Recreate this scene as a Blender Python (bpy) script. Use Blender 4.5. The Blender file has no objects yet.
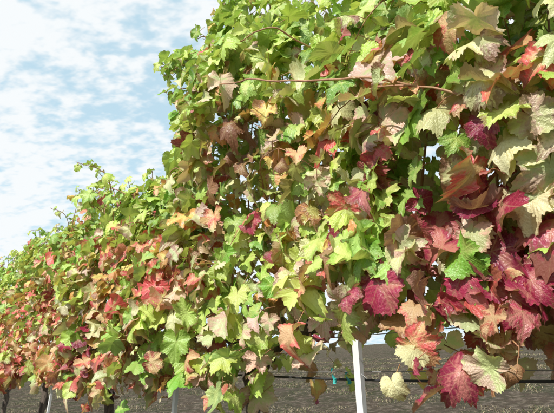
import bpy, math, numpy as np
rng=np.random.default_rng(11)
sc=bpy.context.scene
PITCH=math.radians(21); ROWA=math.radians(41); CZ=1.0
d=np.array([-math.sin(ROWA),math.cos(ROWA),0.0]); n=np.array([math.cos(ROWA),math.sin(ROWA),0.0]); up=np.array([0,0,1.0])
D0=1.0
def W(s,q,z):
    s=np.asarray(s,float);q=np.asarray(q,float);z=np.asarray(z,float)
    return s[...,None]*d+q[...,None]*n+z[...,None]*up

# ---------------------------------------------------------------- node helper
class NT:
    def __init__(s,tree): s.t=tree; s.N=tree.nodes; s.L=tree.links
    def new(s,ty,**k):
        nd=s.N.new(ty)
        for a,b in k.items(): setattr(nd,a,b)
        return nd
    def put(s,sock,v):
        if isinstance(v,bpy.types.NodeSocket): s.L.new(v,sock)
        elif v is not None:
            if isinstance(v,(tuple,list)) and len(v)==3 and sock.type=='RGBA': v=(*v,1)
            sock.default_value=v
    def m(s,op,a,b=None,c=None,clamp=False):
        nd=s.new('ShaderNodeMath',operation=op,use_clamp=clamp)
        s.put(nd.inputs[0],a)
        if b is not None: s.put(nd.inputs[1],b)
        if c is not None: s.put(nd.inputs[2],c)
        return nd.outputs[0]
    def sm(s,v,a,b,o0=0.0,o1=1.0):
        nd=s.new('ShaderNodeMapRange',interpolation_type='SMOOTHSTEP')
        s.put(nd.inputs[0],v);s.put(nd.inputs[1],a);s.put(nd.inputs[2],b);s.put(nd.inputs[3],o0);s.put(nd.inputs[4],o1)
        return nd.outputs[0]
    def mix(s,f,a,b,bt='MIX'):
        nd=s.new('ShaderNodeMix',data_type='RGBA',blend_type=bt)
        s.put(nd.inputs[0],f);s.put(nd.inputs[6],a);s.put(nd.inputs[7],b)
        return nd.outputs[2]
    def noise(s,vec,scale,detail=4,rough=.5,dist=0,out=0):
        nd=s.new('ShaderNodeTexNoise')
        if vec is not None: s.L.new(vec,nd.inputs['Vector'])
        nd.inputs['Scale'].default_value=scale;nd.inputs['Detail'].default_value=detail
        nd.inputs['Roughness'].default_value=rough;nd.inputs['Distortion'].default_value=dist
        return nd.outputs[out]
    def attr(s,name):
        nd=s.new('ShaderNodeAttribute');nd.attribute_name=name;return nd
def newmat(name):
    m=bpy.data.materials.new(name);m.use_nodes=True;t=NT(m.node_tree);t.N.clear()
    out=t.new('ShaderNodeOutputMaterial');return m,t,out

# ---------------------------------------------------------------- leaf material
def leafmat():
    m,t,out=newmat('grape_leaf')
    lp=t.attr('lp');c1=t.attr('c1').outputs['Color'];c2=t.attr('c2').outputs['Color'];rr=t.attr('rnd')
    sx=t.new('ShaderNodeSeparateXYZ');t.L.new(lp.outputs['Vector'],sx.inputs[0])
    sr=t.new('ShaderNodeSeparateXYZ');t.L.new(rr.outputs['Vector'],sr.inputs[0])
    x,y,rnd=sx.outputs; F,dryf,_=sr.outputs
    cv=t.new('ShaderNodeCombineXYZ')
    t.L.new(x,cv.inputs[0]);t.L.new(y,cv.inputs[1]);t.L.new(t.m('MULTIPLY',rnd,60.0),cv.inputs[2]);vec=cv.outputs[0]
    n2=t.noise(vec,11,2,.65)
    phi=t.m('ARCTAN2',t.m('ABSOLUTE',x),y)
    r=t.m('SQRT',t.m('ADD',t.m('MULTIPLY',x,x),t.m('MULTIPLY',y,y)))
    D=t.m('MINIMUM',t.m('ABSOLUTE',phi),t.m('MINIMUM',t.m('ABSOLUTE',t.m('SUBTRACT',phi,math.radians(55))),t.m('ABSOLUTE',t.m('SUBTRACT',phi,math.radians(110)))))
    a=t.m('MULTIPLY',r,t.m('COSINE',D));p=t.m('MULTIPLY',r,t.m('SINE',D))
    w=t.m('MULTIPLY_ADD',r,-.02,.034)
    v1=t.m('SUBTRACT',1.0,t.sm(p,t.m('MULTIPLY',w,.2),w))
    sd=t.m('ABSOLUTE',t.m('SUBTRACT',t.m('FRACT',t.m('MULTIPLY',t.m('SUBTRACT',a,t.m('MULTIPLY',p,.75)),6.0)),.5))
    v2=t.m('MULTIPLY',t.m('SUBTRACT',1.0,t.sm(sd,.0,.13)),.5)
    vein=t.m('MAXIMUM',v1,v2)
    f=t.m('ADD',F,t.m('MULTIPLY_ADD',p,1.6,t.m('MULTIPLY',t.m('SUBTRACT',n2,.5),1.1)))
    f=t.m('ADD',f,t.m('MULTIPLY',sd,.4))
    fac=t.sm(f,-.35,.45)
    col=t.mix(fac,c1,c2)
    col=t.mix(t.m('MULTIPLY',vein,.36),col,t.mix(.45,c1,(.6,.58,.28)))
    spf=t.sm(t.m('MULTIPLY_ADD',n2,.45,dryf),.70,.82)
    col=t.mix(t.m('MULTIPLY',spf,.75),col,(.24,.11,.055))
    geo=t.new('ShaderNodeNewGeometry')
    col=t.mix(t.m('MULTIPLY',geo.outputs['Backfacing'],.30),col,(.56,.62,.34))
    bp=t.new('ShaderNodeBump');bp.inputs['Strength'].default_value=.6;bp.inputs['Distance'].default_value=.004
    t.L.new(n2,bp.inputs['Height'])
    b=t.new('ShaderNodeBsdfPrincipled');t.L.new(col,b.inputs['Base Color'])
    b.inputs['Roughness'].default_value=.40;b.inputs['Specular IOR Level'].default_value=.6
    t.L.new(bp.outputs[0],b.inputs['Normal'])
    tr=t.new('ShaderNodeBsdfTranslucent')
    t.L.new(t.mix(1.0,col,(1.0,1.0,.5),'MULTIPLY'),tr.inputs[0])
    mx=t.new('ShaderNodeMixShader');mx.inputs[0].default_value=.29
    t.L.new(b.outputs[0],mx.inputs[1]);t.L.new(tr.outputs[0],mx.inputs[2]);t.L.new(mx.outputs[0],out.inputs[0])
    return m
LEAF=leafmat()
def barkmat(name,ca,cb,scale=30,bump=.8,rough=.9,stretch=(1,1,.15)):
    m,t,out=newmat(name)
    tc=t.new('ShaderNodeTexCoord');mp=t.new('ShaderNodeMapping');mp.inputs['Scale'].default_value=stretch
    t.L.new(tc.outputs['Object'],mp.inputs[0])
    a=t.noise(mp.outputs[0],scale,4,.7,.6);b2=t.noise(tc.outputs['Object'],scale*.25,2)
    col=t.mix(t.sm(a,.35,.65),ca,cb);col=t.mix(t.m('MULTIPLY',b2,.4),col,tuple(c*.5 for c in ca))
    bp=t.new('ShaderNodeBump');bp.inputs['Strength'].default_value=bump;bp.inputs['Distance'].default_value=.006;t.L.new(a,bp.inputs['Height'])
    b=t.new('ShaderNodeBsdfPrincipled');t.L.new(col,b.inputs['Base Color']);b.inputs['Roughness'].default_value=rough
    t.L.new(bp.outputs[0],b.inputs['Normal']);t.L.new(b.outputs[0],out.inputs[0]);return m
BARK=barkmat('vine_bark',(.05,.038,.03),(.19,.15,.12),45)
CANE=barkmat('cane_bark',(.36,.15,.08),(.48,.28,.14),60,.3,.55)
STALK=barkmat('leaf_stalk',(.5,.20,.12),(.45,.36,.14),20,.1,.5)
STEEL=barkmat('painted_white_steel',(.70,.71,.72),(.84,.84,.83),18,.2,.5,(1,1,.4))
WIRE=barkmat('galvanised_wire',(.3,.3,.3),(.4,.4,.4),20,.1,.4)
HOSE=barkmat('black_hose',(.02,.02,.022),(.05,.05,.052),15,.1,.5)
TEAL=barkmat('teal_tape',(.02,.36,.36),(.06,.50,.46),15,.2,.5)

# ---------------------------------------------------------------- mesh helpers
def mkmesh(name,V,F,mats,smooth=True,attrs=None):
    me=bpy.data.meshes.new(name)
    V=np.asarray(V,np.float32);F=np.asarray(F,np.int32);k=F.shape[1]
    me.vertices.add(len(V));me.vertices.foreach_set('co',V.ravel())
    me.loops.add(F.size);me.loops.foreach_set('vertex_index',F.ravel())
    me.polygons.add(len(F));me.polygons.foreach_set('loop_start',np.arange(len(F),dtype=np.int32)*k)
    me.polygons.foreach_set('loop_total',np.full(len(F),k,np.int32))
    me.polygons.foreach_set('use_smooth',np.full(len(F),smooth))
    for mt in mats: me.materials.append(mt)
    me.update(calc_edges=True)
    if attrs:
        for nm,(ty,arr) in attrs.items():
            at=me.attributes.new(nm,ty,'POINT')
            at.data.foreach_set('vector' if ty=='FLOAT_VECTOR' else 'color',np.asarray(arr,np.float32).ravel())
    return me
def obj(name,me,parent=None):
    o=bpy.data.objects.new(name,me);sc.collection.objects.link(o)
    if parent: o.parent=parent
    return o
def empty(name):
    o=bpy.data.objects.new(name,None);sc.collection.objects.link(o);o.empty_display_size=.1;return o
class Tubes:
    def __init__(s): s.V=[];s.F=[];s.n=0
    def add(s,P,R,k=6,jit=0):
        P=np.asarray(P,float);R=np.broadcast_to(np.asarray(R,float),(len(P),)).copy()
        T=np.gradient(P,axis=0);T/=np.linalg.norm(T,axis=1)[:,None]+1e-9
        ref=np.array([.31,.17,.93]);
        if abs(T.mean(0)@ref)>.85: ref=np.array([.9,-.3,.2])
        A=np.cross(T,ref);A/=np.linalg.norm(A,axis=1)[:,None]+1e-9;B=np.cross(T,A)
        th=np.arange(k)/k*2*np.pi
        rad=R[:,None]*(1+jit*rng.normal(size=(len(P),k)))
        V=P[:,None]+rad[...,None]*(np.cos(th)[None,:,None]*A[:,None]+np.sin(th)[None,:,None]*B[:,None])
        V=V.reshape(-1,3);m=len(P)
        i=np.arange(m-1)[:,None]*k;j=np.arange(k)[None];j2=(j+1)%k
        q=np.stack([i+j,i+j2,i+k+j2,i+k+j],-1).reshape(-1,4)+s.n
        s.V.append(V);s.F.append(np.concatenate([q[:,[0,1,2]],q[:,[0,2,3]]]))
        c=np.array([[(m-1)*k+s.n,(m-1)*k+a+s.n,(m-1)*k+a+1+s.n] for a in range(1,k-1)]+[[s.n,s.n+a+1,s.n+a] for a in range(1,k-1)])
        s.F.append(c);s.n+=len(V)
    def mesh(s,name,mat): return mkmesh(name,np.concatenate(s.V),np.concatenate(s.F),[mat])
def spline(pts,m):
    pts=np.asarray(pts,float);P=np.concatenate([2*pts[:1]-pts[1:2],pts,2*pts[-1:]-pts[-2:-1]])
    u=np.linspace(0,len(pts)-1-1e-6,m);i=u.astype(int);f=(u-i)[:,None]
    a,b,c,e=P[i],P[i+1],P[i+2],P[i+3]
    return .5*((2*b)+(-a+c)*f+(2*a-5*b+4*c-e)*f**2+(-a+3*b-3*c+e)*f**3)

# ---------------------------------------------------------------- leaf templates
OD=np.array([0,8,16,24,30,38,47,55,62,72,82,88,97,110,122,136,150,163,173,180.])
OR=np.array([1.0,.95,.84,.72,.66,.72,.82,.89,.86,.76,.66,.64,.70,.78,.75,.68,.62,.50,.26,.07])
def template(N,rings,seed):
    g=np.random.default_rng(seed)
    ps=(np.arange(N)/N*360-180)
    depth=g.uniform(.25,1.3)
    smooth=np.interp(np.abs(ps),[0,30,55,85,110,150,163,173,180],[.95,.93,.88,.82,.78,.64,.5,.26,.07])
    L=np.interp(np.abs(ps)+g.normal()*2*np.sign(ps),OD,OR)
    r=smooth+(L-smooth)*depth
    r*=1+.07*np.sin(np.radians(ps)*g.integers(1,4)+g.uniform(0,6))
    if N>100: teeth=np.cos(np.radians(ps)*360/11); amp=.045
    else: teeth=np.where(np.arange(N)%2==0,1,-1)*1.0; amp=.035
    r*=1+amp*teeth*(np.abs(ps)<165)*(1+.6*g.normal(size=N).clip(-1,1))
    a=np.radians(ps);X=[np.zeros(1)];Y=[np.zeros(1)];E=[np.zeros(1)]
    for k in rings: X.append(k*r*np.sin(a));Y.append(k*r*np.cos(a));E.append(np.full(N,k))
    X=np.concatenate(X);Y=np.concatenate(Y);E=np.concatenate(E)
    F=[];i=np.arange(N);j=(i+1)%N
    F.append(np.stack([np.zeros(N,int),1+j,1+i],-1))
    for k in range(len(rings)-1):
        b=1+k*N;c=b+N
        F.append(np.stack([b+i,b+j,c+j],-1));F.append(np.stack([b+i,c+j,c+i],-1))
    return X,Y,E,np.concatenate(F)
TPL={0:[template(132,(.2,.4,.6,.8,1.0),s) for s in range(9)],
     1:[template(66,(.35,.7,1.0),s+20) for s in range(6)],
     2:[template(34,(.55,1.0),s+40) for s in range(4)]}

# ---------------------------------------------------------------- canopy
TOPX=np.array([-2,0,.4,.8,1.1,1.35,1.48,1.6,1.75,2.0,2.2,2.8,4,6,9,16]);TOPZ=np.array([2.0,2.0,2.12,2.33,2.58,2.56,2.36,2.13,1.96,1.97,2.0,2.04,2.10,2.17,2.2,2.2])
def topz(s): return np.interp(s,TOPX,TOPZ)+.04*np.sin(s*5.1)+.035*np.sin(s*11.3+1)
def botz(s): return .965+.04*np.sin(s*4.3+.7)+.04*np.sin(s*9.7)+.14*np.exp(-((s-.93)/.13)**2)+.10*np.exp(-((s-.62)/.10)**2)+.07*np.exp(-((s-.22)/.12)**2)+.03*np.clip(2.2-s,0,1)
Ls=dict(pos=[],N=[],T=[],size=[])
def addleaf(pos,N,T,size):
    Ls['pos'].append(pos);Ls['N'].append(N);Ls['T'].append(T);Ls['size'].append(size)
SMIN,SMAX=-1.5,8.5
def volume(s0,s1,dens):
    cnt=int((s1-s0)*dens)
    s=rng.uniform(s0,s1,cnt);h=rng.beta(1.0,1.0,cnt)
    zt=topz(s);zb=botz(s)-rng.exponential(.024,cnt);z=zb+(zt-zb)*h
    half=.25+.05*np.sin(s*6+z*4)+.05*np.sin(s*2.3-z*7); half*=np.clip(1.15-.55*h**3,0.4,1.2)
    side=rng.choice([-1,0,1],cnt,p=[.60,.22,.18])
    u=np.where(side==0,rng.uniform(-.5,.8,cnt),side*(1-np.abs(rng.normal(0,.25,cnt))))
    q=D0+u*half
    bulge=.12*np.exp(-((s-1.3)/.35)**2)*np.clip((z-1.7)/.6,0,1)
    q-=bulge
    P=W(s,q,z)
    out=np.sign(u)[:,None]*n
    N=out*.95+up*(.40+.6*h[:,None])+rng.normal(0,.6,(cnt,3))
    T=-up*1.0+out*.35+rng.normal(0,.6,(cnt,3))
    sz=np.clip(rng.normal(.052,.013,cnt),.023,.078)*np.where(h>.9,.8,1)
    sz=np.where((z<1.12)&(s<1.2),sz*.88,sz)
    keep=~((s>.50)&(s<.72)&(z<1.08)&(q<D0))
    Ls['pos'].extend(P[keep]);Ls['N'].extend(N[keep]);Ls['T'].extend(T[keep]);Ls['size'].extend(sz[keep])
volume(SMIN,-.3,500)
volume(-.3,2.6,1420)
volume(2.6,5.5,850)
volume(5.5,SMAX,400)
cnt=150;s=rng.uniform(-.25,.32,cnt);z=rng.uniform(1.05,1.7,cnt);P=W(s,D0+rng.uniform(-.1,.25,cnt),z)
Ls['pos'].extend(P);Ls['N'].extend(-n+up*.5+rng.normal(0,.5,(cnt,3)));Ls['T'].extend(-up+rng.normal(0,.5,(cnt,3)));Ls['size'].extend(rng.uniform(.042,.068,cnt))
vineS=[-1.29,-.01,1.27,2.55,3.83,5.11,6.39,7.67]
canes={v:Tubes() for v in vineS};stalks={v:Tubes() for v in vineS}
def shoot(v,pts,r0=.0042,leaf=True,start=.3,step=.06,szm=1.0):
    P=spline(pts,max(10,int(len(pts)*5)));m=len(P)
    P=P+np.cumsum(rng.normal(0,.0022,(m,3)),0)
    canes[v].add(P,np.linspace(r0,r0*.35,m)*(1+.18*(np.arange(m)%4==0)),6)
    if not leaf: return
    L=np.linalg.norm(np.diff(P,axis=0),axis=1);cum=np.concatenate([[0],np.cumsum(L)]);tot=cum[-1]
    x=start*tot
    while x<tot:
        f=x/tot;c=np.array([np.interp(x,cum,P[:,a]) for a in range(3)])
        i=min(np.searchsorted(cum,x),m-2);t=P[i+1]-P[i];t/=np.linalg.norm(t)
        sd=np.cross(t,rng.normal(size=3));sd/=np.linalg.norm(sd)
        dirp=(sd+t*.4+up*.3-n*.25*rng.random());dirp/=np.linalg.norm(dirp)
        size=szm*.058*(1-.5*f**2.5)*rng.uniform(.8,1.2)
        pl=size*rng.uniform(.7,1.1)
        e=c+dirp*pl
        stalks[v].add(np.array([c,c+dirp*pl*.5+up*.006,e]),[.0016,.0012,.0012],4)
        addleaf(e,dirp*.3+up*.6-n*.7+rng.normal(0,.4,3),dirp*.7-up*.6+rng.normal(0,.3,3),size)
        x+=step*rng.uniform(.75,1.25)*(1-.4*f)
for v in vineS:
    ns=13 if v<3 else (10 if v<8 else 6)
    for i in range(ns):
        s=v+rng.uniform(-.64,.64);zt=topz(s)+rng.choice([-.05,.03,.12])*rng.random()
        if 1.5<s<2.3: zt-=.10
        q=D0+rng.normal(0,.06);ds=rng.normal(0,.10);dq=rng.normal(-.03,.10)
        pts=[W(s,q,1.12),W(s+ds*.3,q+dq*.3,1.35),W(s+ds*.8,q+dq*.7,(1.2+zt)/2+.1),W(s+ds*1.2,q+dq,zt),W(s+ds*1.9,q+dq*1.6,zt+rng.uniform(-.03,.07))]
        shoot(v,pts,start=.45)
    for i in range(6 if v<4 else 3):
        s=v+rng.uniform(-.6,.6);z=rng.uniform(1.25,2.0);sg=rng.choice([-1,1])
        if 1.4<s<2: z=min(z,1.7)
        q=D0-.08
        shoot(v,[W(s,q,z),W(s+sg*.12,q-.15,z+.08),W(s+sg*.25,q-.20,z+.08),W(s+sg*.4,q-.18,z-.04)],.0028,start=.25,step=.07)
shoot(1.27,[W(.30,.80,1.50),W(.42,.66,1.575),W(.60,.61,1.66),W(.85,.60,1.80),W(1.10,.63,1.93),W(1.28,.70,1.99)],.0034,start=.72,step=.09)
shoot(-.01,[W(.15,.80,1.30),W(.25,.68,1.44),W(.36,.65,1.52),W(.5,.66,1.55),W(.62,.70,1.53)],.0028,start=.4,step=.07)
shoot(1.27,[W(.75,.80,1.95),W(.80,.66,1.98),W(.95,.64,2.02),W(1.1,.67,2.12)],.0030,start=.5,step=.07)
shoot(1.27,[W(1.25,.92,2.0),W(1.4,.83,2.25),W(1.58,.77,2.40),W(1.78,.74,2.46)],.0045,start=.1,step=.028,szm=1.15)
shoot(1.27,[W(1.25,.92,2.05),W(1.4,.80,2.28),W(1.56,.76,2.36),W(1.72,.74,2.38)],.0045,start=.1,step=.03,szm=1.15)
shoot(1.27,[W(1.25,.88,1.9),W(1.38,.80,2.12),W(1.54,.77,2.22),W(1.66,.75,2.24)],.0045,start=.1,step=.035,szm=1.1)
shoot(1.27,[W(1.2,.88,2.1),W(1.33,.83,2.36),W(1.45,.80,2.47),W(1.52,.78,2.5)],.0045,start=.1,step=.04)
shoot(1.27,[W(1.1,1.0,2.2),W(1.08,.98,2.5),W(1.06,.96,2.8)],.003,leaf=False)
shoot(2.55,[W(2.6,.95,1.9),W(2.7,.9,2.15),W(2.8,.85,2.26),W(2.85,.85,2.32)],.004,start=.3,step=.05,szm=.8)
for s0,z1 in ((.44,.98),(.36,.99),(.28,1.0),(1.12,.93),(1.45,.90),(.16,1.01)):
    shoot(vineS[2 if s0>.6 else 1],[W(s0,.95,1.16),W(s0,.84,1.14),W(s0+.01,.79,1.06),W(s0+.02,.78,z1)],.002,start=.5,step=.055,szm=.85)
# ---------------------------------------------------------------- assemble leaves
pos=np.array(Ls['pos']);Nn=np.array(Ls['N']);Tt=np.array(Ls['T']);size=np.array(Ls['size']);n_=len(pos)
S=pos@d;Q=pos@n;Z=pos[:,2];H=np.clip((Z-.9)/(topz(S)-.9),0,1.1)
Nn/=np.linalg.norm(Nn,axis=1)[:,None]
Y=Tt-(Tt*Nn).sum(1)[:,None]*Nn;Y/=np.linalg.norm(Y,axis=1)[:,None]
X=np.cross(Y,Nn)
PAL=np.array([ # c1, c2
 [[.44,.62,.14],[.23,.42,.06]],   #0 green
 [[.66,.76,.22],[.48,.64,.11]],    #1 yellow green
 [[.62,.66,.32],[.82,.54,.40]],    #2 pale pink/tan w green veins
 [[.74,.50,.25],[.72,.13,.12]],    #3 red
 [[.56,.20,.17],[.38,.035,.085]],  #4 burgundy
 [[.78,.68,.20],[.80,.36,.12]],    #5 orange
 [[.48,.30,.15],[.40,.18,.09]],    #6 brown
 [[.82,.80,.44],[.82,.74,.40]]])   #7 pale cream yellow
g=np.random.default_rng(5)
cs=g.uniform(SMIN,SMAX,130);cz=g.uniform(.9,2.5,130);ck=g.choice(8,130,p=[.2,.23,.19,.16,.04,.08,.02,.08])
blobs=[(a,b,c,.13,1.2) for a,b,c in zip(cs,cz,ck)]
blobs+=[(.50,1.21,4,.06,5.0),(.30,1.15,4,.08,6),(.52,1.0,3,.10,3),(.55,1.38,4,.035,6),(.19,1.39,7,.10,3),(.22,1.36,2,.1,3),(1.09,1.72,5,.06,3),(1.09,1.72,6,.06,5),
 (.44,1.64,2,.07,3),(.93,1.08,2,.13,3),(1.44,1.25,3,.13,2.5),(1.9,1.4,3,.15,3),(2.1,1.3,5,.15,2),(3.9,1.3,3,.4,2.5),(3,1.35,3,.3,2.5),(.66,1.2,1,.1,3),(.8,1.2,2,.15,2),(.66,1.25,0,.09,2),(2.9,2.2,3,.15,2),(5,1.6,5,.3,1.5),(.62,1.5,2,.1,2.5),(2.4,1.2,4,.12,1.5),(.8,1.5,2,.2,1.3),(1.1,1.2,1,.15,1.5)]
base_hi=np.array([1.1,1.2,.05,.01,.0,.02,.01,.10]);base_mid=np.array([.50,.70,.50,.18,.05,.14,.05,.24]);base_lo=np.array([.32,.42,.54,.40,.16,.20,.08,.20])
Hs=np.clip(H+.04*(S>1.9)-.05*(S<.45)-.06,0,1)
a=np.clip((Hs-.38)/.3,0,1)[:,None];b=np.clip(Hs/.38,0,1)[:,None]
w=base_hi*a+(1-a)*(base_mid*b+base_lo*(1-b))
far=(S>1.7)&(Hs<.6);w[far,3]+=.30;w[far,1]+=.15;w[far,4]+=.06
damp=(1-.85*np.clip((Hs-.5)/.25,0,1))
for (bs,bz,k,rad,st) in blobs:
    gk=st*np.exp(-((S-bs)**2+(Z-bz)**2)/(2*rad**2))
    w[:,k]+=gk*(damp if (k>=2 and st<2.5) else 1)
w/=w.sum(1)[:,None];cum=np.cumsum(w,1);K=(rng.random(n_)[:,None]>cum).sum(1).clip(0,7)
C1=PAL[K,0]*rng.uniform(.80,1.10,(n_,1))*rng.uniform(.93,1.07,(n_,3));C2=PAL[K,1]*rng.uniform(.70,1.22,(n_,1))*rng.uniform(.9,1.1,(n_,3))
C1=C1.clip(0,.84);C2=C2.clip(0,.84)
bias=np.where(K<=1,rng.uniform(.1,.8,n_),rng.uniform(0.0,1.0,n_));bias=np.where(K==4,bias*.5,bias);dry=np.where(K==6,rng.uniform(.5,1,n_),np.where(K>=2,rng.random(n_)**2*.8,rng.random(n_)**4*.5))
curl=np.where(K==6,rng.uniform(.6,1.5,n_),np.where(K>=2,rng.uniform(.1,1.1,n_),rng.uniform(0,.6,n_)))
dist=np.linalg.norm(pos-np.array([0,0,CZ]),axis=1)
lod=np.where(dist<1.6,0,np.where(dist<4.0,1,2)); lod=np.where((Q>D0+.1)&(lod==0),1,lod)
near=np.array([min(range(len(vineS)),key=lambda i:abs(vineS[i]-s)) for s in S])
rr=rng.random(n_)
TM=__import__('mathutils').Matrix.Translation
for vi,v in enumerate(vineS):
    par=empty('grapevine');par.location=W(v,D0,0.0)
    org=np.array(W(v,D0,0.0))
    VV=[];FF=[];LP=[];A1=[];A2=[];RN=[];off=0
    for lo in (0,1,2):
        tp=TPL[lo]
        sel=np.where((near==vi)&(lod==lo))[0]
        for ti,(x,y,e,F) in enumerate(tp):
            ix=sel[ti::len(tp)]
            if len(ix)==0: continue
            L=len(ix);nv=len(x)
            x_=x[None]*rng.uniform(.92,1.15,(L,1));y_=np.repeat(y[None],L,0)
            r=np.hypot(x,y)[None];ph=np.arctan2(x,y)[None]
            ap=np.abs(ph);Dl=np.minimum(np.minimum(ap,np.abs(ap-.96)),np.abs(ap-1.92));pp=r*np.sin(Dl);aa=r*np.cos(Dl)
            U=lambda a,b:rng.uniform(a,b,(L,1))
            cu=curl[ix][:,None]
            nz=0
            for q_ in range(5):
                fr=rng.normal(0,3.2+q_*1.3,(L,2));nz=nz+np.sin(x[None]*fr[:,:1]+y[None]*fr[:,1:]+U(0,6.3))*(.30-.03*q_)
            z=pp*U(.2,.6)*e-U(.0,.35)*r**2*(1+cu*.5)+U(-.3,.3)*np.abs(x_)
            z=z+e**2*r*(U(.03,.12)+.12*cu)*np.sin(ph*rng.integers(3,6,(L,1))+U(0,6.3))+e**3*r*U(.02,.07)*np.sin(ph*rng.integers(9,14,(L,1))+U(0,6.3))
            z=z+.05*np.sin(x_*U(4,9)+U(0,6))*np.sin(y_*U(4,9)+U(0,6))*e
            z=z-.020*np.cos((aa-.75*pp)*6*2*np.pi)*np.clip(pp*5,0,1)*U(.3,1.2)*(lo==0)
            z=z-U(.0,.5)*np.clip(y_,0,2)**2
            k=cu*U(.6,1.8)+1e-3
            xs=np.sin(x_*k)/k; z=z+np.sign(U(-.45,1))*(1-np.cos(x_*k))/k
            k2=cu*U(-1.4,1.4)+1e-3
            z=z+(1-np.cos(y_*k2))/k2*.9; ys=np.sin(y_*k2)/k2
            s_=size[ix][:,None,None]
            V=pos[ix][:,None]+s_*(xs[...,None]*X[ix][:,None]+ys[...,None]*Y[ix][:,None]+z[...,None]*Nn[ix][:,None])-org
            VV.append(V.reshape(-1,3));FF.append((F[None]+(np.arange(L)*nv)[:,None,None]+off).reshape(-1,3));off+=L*nv
            wr=.10*np.sin(r*U(2,5)+U(0,6.3))*r;xw=x[None]*np.cos(wr)+y[None]*np.sin(wr);yw=y[None]*np.cos(wr)-x[None]*np.sin(wr)
            LP.append(np.stack([xw,yw,np.repeat(rr[ix][:,None],nv,1)],-1).reshape(-1,3))
            Ff=e[None]*.45+nz-bias[ix][:,None]
            dr=dry[ix][:,None]*.32+.22*e[None]**4+.225+.18*nz
            RN.append(np.stack([Ff,dr,0*dr],-1).reshape(-1,3))
            one=np.ones((L*nv,1))
            A1.append(np.hstack([np.repeat(C1[ix],nv,0),one]));A2.append(np.hstack([np.repeat(C2[ix],nv,0),one]))
    me=mkmesh('leaves',np.concatenate(VV),np.concatenate(FF),[LEAF],attrs={'lp':('FLOAT_VECTOR',np.concatenate(LP)),
        'c1':('FLOAT_COLOR',np.concatenate(A1)),'c2':('FLOAT_COLOR',np.concatenate(A2)),'rnd':('FLOAT_VECTOR',np.concatenate(RN))})
    obj('leaves',me,par)
    for i in np.where((near==vi)&(dist<2.4))[0]:
        if rng.random()<.6:
            b0=pos[i];sgn=np.sign(Q[i]-D0) or 1
            e0=b0-sgn*n*size[i]*rng.uniform(.3,1.0)-Y[i]*size[i]*rng.uniform(.5,1.1)+rng.normal(0,.012,3)
            stalks[v].add(np.array([b0,(b0+e0)/2+up*.004-sgn*n*.004,e0]),.0012,4)
    T=Tubes()
    lean=rng.normal(0,.03,2)
    P=spline([W(v+lean[0],D0+lean[1],-.05),W(v+lean[0],D0+lean[1],.0),W(v+.03,D0+.01,.35),W(v-.03,D0,.7),W(v+.012,D0,.92),W(v,D0,1.11)],30)
    P+=rng.normal(0,.005,P.shape)
    T.add(P,np.interp(np.linspace(0,1,30),[0,.1,.3,.8,1],[.045,.034,.024,.022,.028])*rng.uniform(.88,1.12,30),12,.16)
    for sg in (-1,1):
        P=spline([W(v,D0+.02,1.0),W(v+sg*.09,D0+.03,1.08),W(v+sg*.3,D0+.05,1.14),W(v+sg*.62,D0+.03,1.14)],22);P+=rng.normal(0,.004,P.shape)
        T.add(P,np.linspace(.02,.010,22),10,.14)
        for kk in range(5):
            c=W(v+sg*(.12+.11*kk),D0+.03,1.12);T.add(spline([c,c+np.array([0,0,.03])+rng.normal(0,.006,3),c+np.array([0,0,.06])+rng.normal(0,.012,3)],5),[.011,.010,.008,.007,.005],7,.1)
    me=T.mesh('trunk',BARK);o=obj('trunk',me,par);me.transform(TM(-org))
    for nm,tb,mt in (('canes',canes[v],CANE),('leaf_stalks',stalks[v],STALK)):
        if tb.n:
            me=tb.mesh(nm,mt);me.transform(TM(-org));obj(nm,me,par)

# ---------------------------------------------------------------- trellis
import mathutils
def gz(q): return np.where(q<3,0,np.where(q<9,.0078*(q-3)**2,.28+.094*(q-9)))
for s,dq in ((-1.6,0),(.685,-.16),(1.62,-.14),(3.35,-.12),(6.1,0)):
    par=empty('trellis_post');par.location=W(s,D0+.03+dq,0.0)
    a,b,th=.018,.014,.003
    prof=[(-a/2,b/2),(-a/2,-b/2),(a/2,-b/2),(a/2,b/2),(a/2-th,b/2),(a/2-th,-b/2+th),(-a/2+th,-b/2+th),(-a/2+th,b/2)]
    tp=1.62 if dq==0 else 1.22
    V=[];F=[];lx,ly=rng.normal(0,.008,2)
    for z in (-.1,tp):
        for (x,y) in prof: V.append(tuple((d*(x+lx*z)+n*(y+ly*z)+up*z)))
    k=8
    for i in range(k):
        j=(i+1)%k;F+=[(i,j,k+j),(i,k+j,k+i)]
    me=mkmesh('channel',V,F,[STEEL],smooth=False);obj('channel',me,par)
    tt=Tubes()
    for z in (.985,1.12): tt.add(np.array([-d*.013-n*.010+up*z,-d*.0-n*.012+up*(z+.010),d*.013-n*.010+up*z]),.0014,5)
    obj('wire_clips',tt.mesh('wire_clips',WIRE),par)
par=empty('trellis_wires')
for i,(q,z) in enumerate([(D0,1.10),(D0-.03,1.35),(D0+.04,1.35),(D0-.03,1.62),(D0+.04,1.62),(D0-.01,1.005)]):
    t=Tubes();s=np.linspace(SMIN-.5,SMAX+.5,60);t.add(W(s,np.full(60,q),z-.006*np.abs(np.sin(s*1.2))),.0011,5);obj('wire_%d'%i,t.mesh('wire',WIRE),par)
par=empty('drip_irrigation_line')
t=Tubes();s=np.linspace(SMIN-.5,SMAX+.5,140);t.add(W(s,np.full(140,D0-.02),.990-.010*np.abs(np.sin(s*2.4))),.0032,8);obj('hose',t.mesh('hose',HOSE),par)
t=Tubes()
for s in np.arange(-1.5,8,.64):
    c=W(s+.1,D0-.02,.986);t.add(np.array([c-up*.003,c-up*.013]),.0045,8)
obj('emitters',t.mesh('emitters',HOSE),par)
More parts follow.
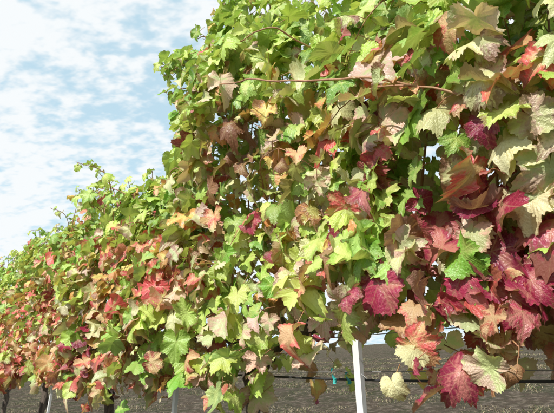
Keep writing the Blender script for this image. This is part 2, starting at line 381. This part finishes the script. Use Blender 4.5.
def tape(s,q,z,L):
    t=[];F=[];k=7
    for i in range(k):
        f=i/(k-1);c=W(s+.012*math.sin(f*5),q+.01*math.sin(f*4),z-L*f);wv=d*math.cos(f*3)+n*math.sin(f*3)
        t+= [c-wv*.005,c+wv*.005]
    for i in range(k-1): a=2*i;F+=[(a,a+1,a+3),(a,a+3,a+2)]
    obj('tie_tape',mkmesh('tie_tape',np.array(t),F,[TEAL]))
for a in ((.86,.95,1.01,.04),(.80,.94,1.0,.03),(1.55,.90,1.0,.04)): tape(*a)

# ---------------------------------------------------------------- ground
xs=np.concatenate([np.linspace(-400,-22,20),np.linspace(-20,34,180),np.linspace(36,400,24)])
ys=np.concatenate([np.linspace(-300,-12,16),np.linspace(-10,40,170),np.linspace(42,600,30)])
GX,GY=np.meshgrid(xs,ys)
def gh(x,y):
    q=x*n[0]+y*n[1];h=gz(q)
    h=np.where(q>70,float(gz(np.array(70.)))+(q-70)*.02,h)
    return h+.02*np.sin(x*2.1+y*1.3)+.015*np.sin(x*5.3-y*4.1)-.02
GZ=gh(GX,GY);ny,nx=GX.shape
V=np.stack([GX,GY,GZ],-1).reshape(-1,3);i=np.arange(ny-1)[:,None]*nx+np.arange(nx-1)[None];i=i.ravel()
F=np.concatenate([np.stack([i,i+1,i+nx+1],-1),np.stack([i,i+nx+1,i+nx],-1)])
m,t,out=newmat('vineyard_soil')
tc=t.new('ShaderNodeTexCoord');v=tc.outputs['Object']
a=t.noise(v,.9,4,.65);b=t.noise(v,5,5,.72);c=t.noise(v,40,3,.7)
col=t.mix(t.sm(a,.40,.60),(.12,.09,.065),(.08,.08,.042));col=t.mix(t.sm(b,.47,.62),col,(.26,.21,.16));col=t.mix(t.sm(c,.48,.60,0,.75),col,(.035,.03,.022))
bp=t.new('ShaderNodeBump');bp.inputs['Distance'].default_value=.12;t.L.new(t.m('ADD',b,t.m('MULTIPLY',c,.4)),bp.inputs['Height'])
bs=t.new('ShaderNodeBsdfPrincipled');t.L.new(col,bs.inputs['Base Color']);bs.inputs['Roughness'].default_value=1;bs.inputs['Specular IOR Level'].default_value=.1;t.L.new(bp.outputs[0],bs.inputs['Normal']);t.L.new(bs.outputs[0],out.inputs[0])
obj('ground',mkmesh('ground',V,F,[m]))
def grass(name,cnt,q0,q1,s0,s1,hm):
    qq=q0+(q1-q0)*rng.random(cnt)**1.3;ss=rng.uniform(s0,s1,cnt)
    cl=np.sin(ss*1.7+qq*.9)+np.sin(ss*.6-qq*2.1)+np.sin(ss*7-qq*3)*.6+np.sin(qq*9+ss*5)*.6+rng.normal(0,.4,cnt);k=cl>.6;qq=qq[k];ss=ss[k];cl=cl[k];cnt=len(qq)
    P=W(ss,qq,np.zeros(cnt));P[:,2]=gh(P[:,0],P[:,1])-.005
    an=rng.uniform(0,6.28,cnt);hh=hm*rng.uniform(.4,1.5,cnt)*np.clip(.5+.35*cl,.5,1.6);wd=np.stack([np.cos(an),np.sin(an),0*an],-1)*(.004+.0012*np.abs(qq))[:,None]*.5
    ln=rng.normal(0,.8,(cnt,2))*hh[:,None];ln=np.hstack([ln,np.zeros((cnt,1))])
    mid=P+ln*.35+up*(hh*.5)[:,None];tip=P+ln+up*hh[:,None]*.75
    V=np.stack([P-wd,P+wd,mid-wd*.7,mid+wd*.7,tip],1).reshape(-1,3)
    o=np.arange(cnt)[:,None,None]*5;F=(np.array([[0,1,3],[0,3,2],[2,3,4]])[None]+o).reshape(-1,3)
    pal=np.array([[.12,.15,.05],[.22,.18,.10],[.36,.29,.18],[.07,.09,.035],[.26,.21,.14]])
    c=pal[rng.choice(5,cnt,p=[.2,.2,.2,.15,.25])]*rng.uniform(.6,1.2,(cnt,1));c=np.hstack([np.repeat(c,5,0),np.ones((cnt*5,1))])
    m,t,out=newmat(name+'_blades');at=t.attr('c1');b=t.new('ShaderNodeBsdfPrincipled');t.L.new(at.outputs['Color'],b.inputs['Base Color']);b.inputs['Roughness'].default_value=.8;t.L.new(b.outputs[0],out.inputs[0])
    obj(name,mkmesh(name,V,F,[m],smooth=False,attrs={'c1':('FLOAT_COLOR',c)}))
grass('grass',220000,-1,26,-8,30,.06)

# ---------------------------------------------------------------- sky, sun
EL=math.radians(37);AZ=math.radians(220)
sd=np.array([math.sin(AZ)*math.cos(EL),math.cos(AZ)*math.cos(EL),math.sin(EL)])
w_=bpy.data.worlds.new('World');sc.world=w_;w_.use_nodes=True;t=NT(w_.node_tree);t.N.clear()
out=t.new('ShaderNodeOutputWorld');bg=t.new('ShaderNodeBackground')
sky=t.new('ShaderNodeTexSky');sky.sky_type='NISHITA';sky.sun_disc=False;sky.sun_elevation=EL;sky.sun_rotation=AZ;sky.dust_density=1.5
tc=t.new('ShaderNodeTexCoord');sp=t.new('ShaderNodeSeparateXYZ');t.L.new(tc.outputs['Generated'],sp.inputs[0])
dz=t.m('ADD',t.m('MAXIMUM',sp.outputs[2],0.0),.30)
cx=t.new('ShaderNodeCombineXYZ');t.L.new(t.m('DIVIDE',sp.outputs[0],dz),cx.inputs[0]);t.L.new(t.m('DIVIDE',sp.outputs[1],dz),cx.inputs[1])
mp=t.new('ShaderNodeMapping');mp.inputs['Rotation'].default_value=(0,0,math.radians(28));mp.inputs['Scale'].default_value=(1.0,1.5,1);t.L.new(cx.outputs[0],mp.inputs[0])
big=t.noise(mp.outputs[0],1.3,2,.5,.2);mid=t.noise(mp.outputs[0],12,3,.5,.15);sm=t.noise(mp.outputs[0],32,2,.5,.1)
f=t.m('ADD',t.m('MULTIPLY',big,1.0),t.m('ADD',t.m('MULTIPLY',mid,1.0),t.m('MULTIPLY',sm,.5)))
cl=t.sm(f,1.02,1.38,.0,.96)
haze=t.sm(sp.outputs[2],0.0,.6,.95,.78)
base=t.mix(haze,sky.outputs[0],(4.2,5.8,6.6))
cc=t.mix(cl,base,(6.35,6.55,6.65))
t.L.new(cc,bg.inputs[0]);bg.inputs[1].default_value=.15;t.L.new(bg.outputs[0],out.inputs[0])
sl=bpy.data.lights.new('sun','SUN');sl.energy=5.0;sl.angle=math.radians(.5);sl.color=(1,.965,.90)
so=bpy.data.objects.new('sun',sl);sc.collection.objects.link(so);so.rotation_euler=mathutils.Vector(sd).to_track_quat('Z','Y').to_euler()
# ---------------------------------------------------------------- camera
cd=bpy.data.cameras.new('camera');cd.sensor_width=36;cd.lens=28;cd.clip_start=.02;cd.clip_end=2000
co=bpy.data.objects.new('camera',cd);sc.collection.objects.link(co);co.location=(0,0,CZ);co.rotation_euler=(math.pi/2+PITCH,0,0);sc.camera=co
sc.view_settings.view_transform='Standard';sc.view_settings.look='None';sc.view_settings.exposure=0
print('leaves',n_)
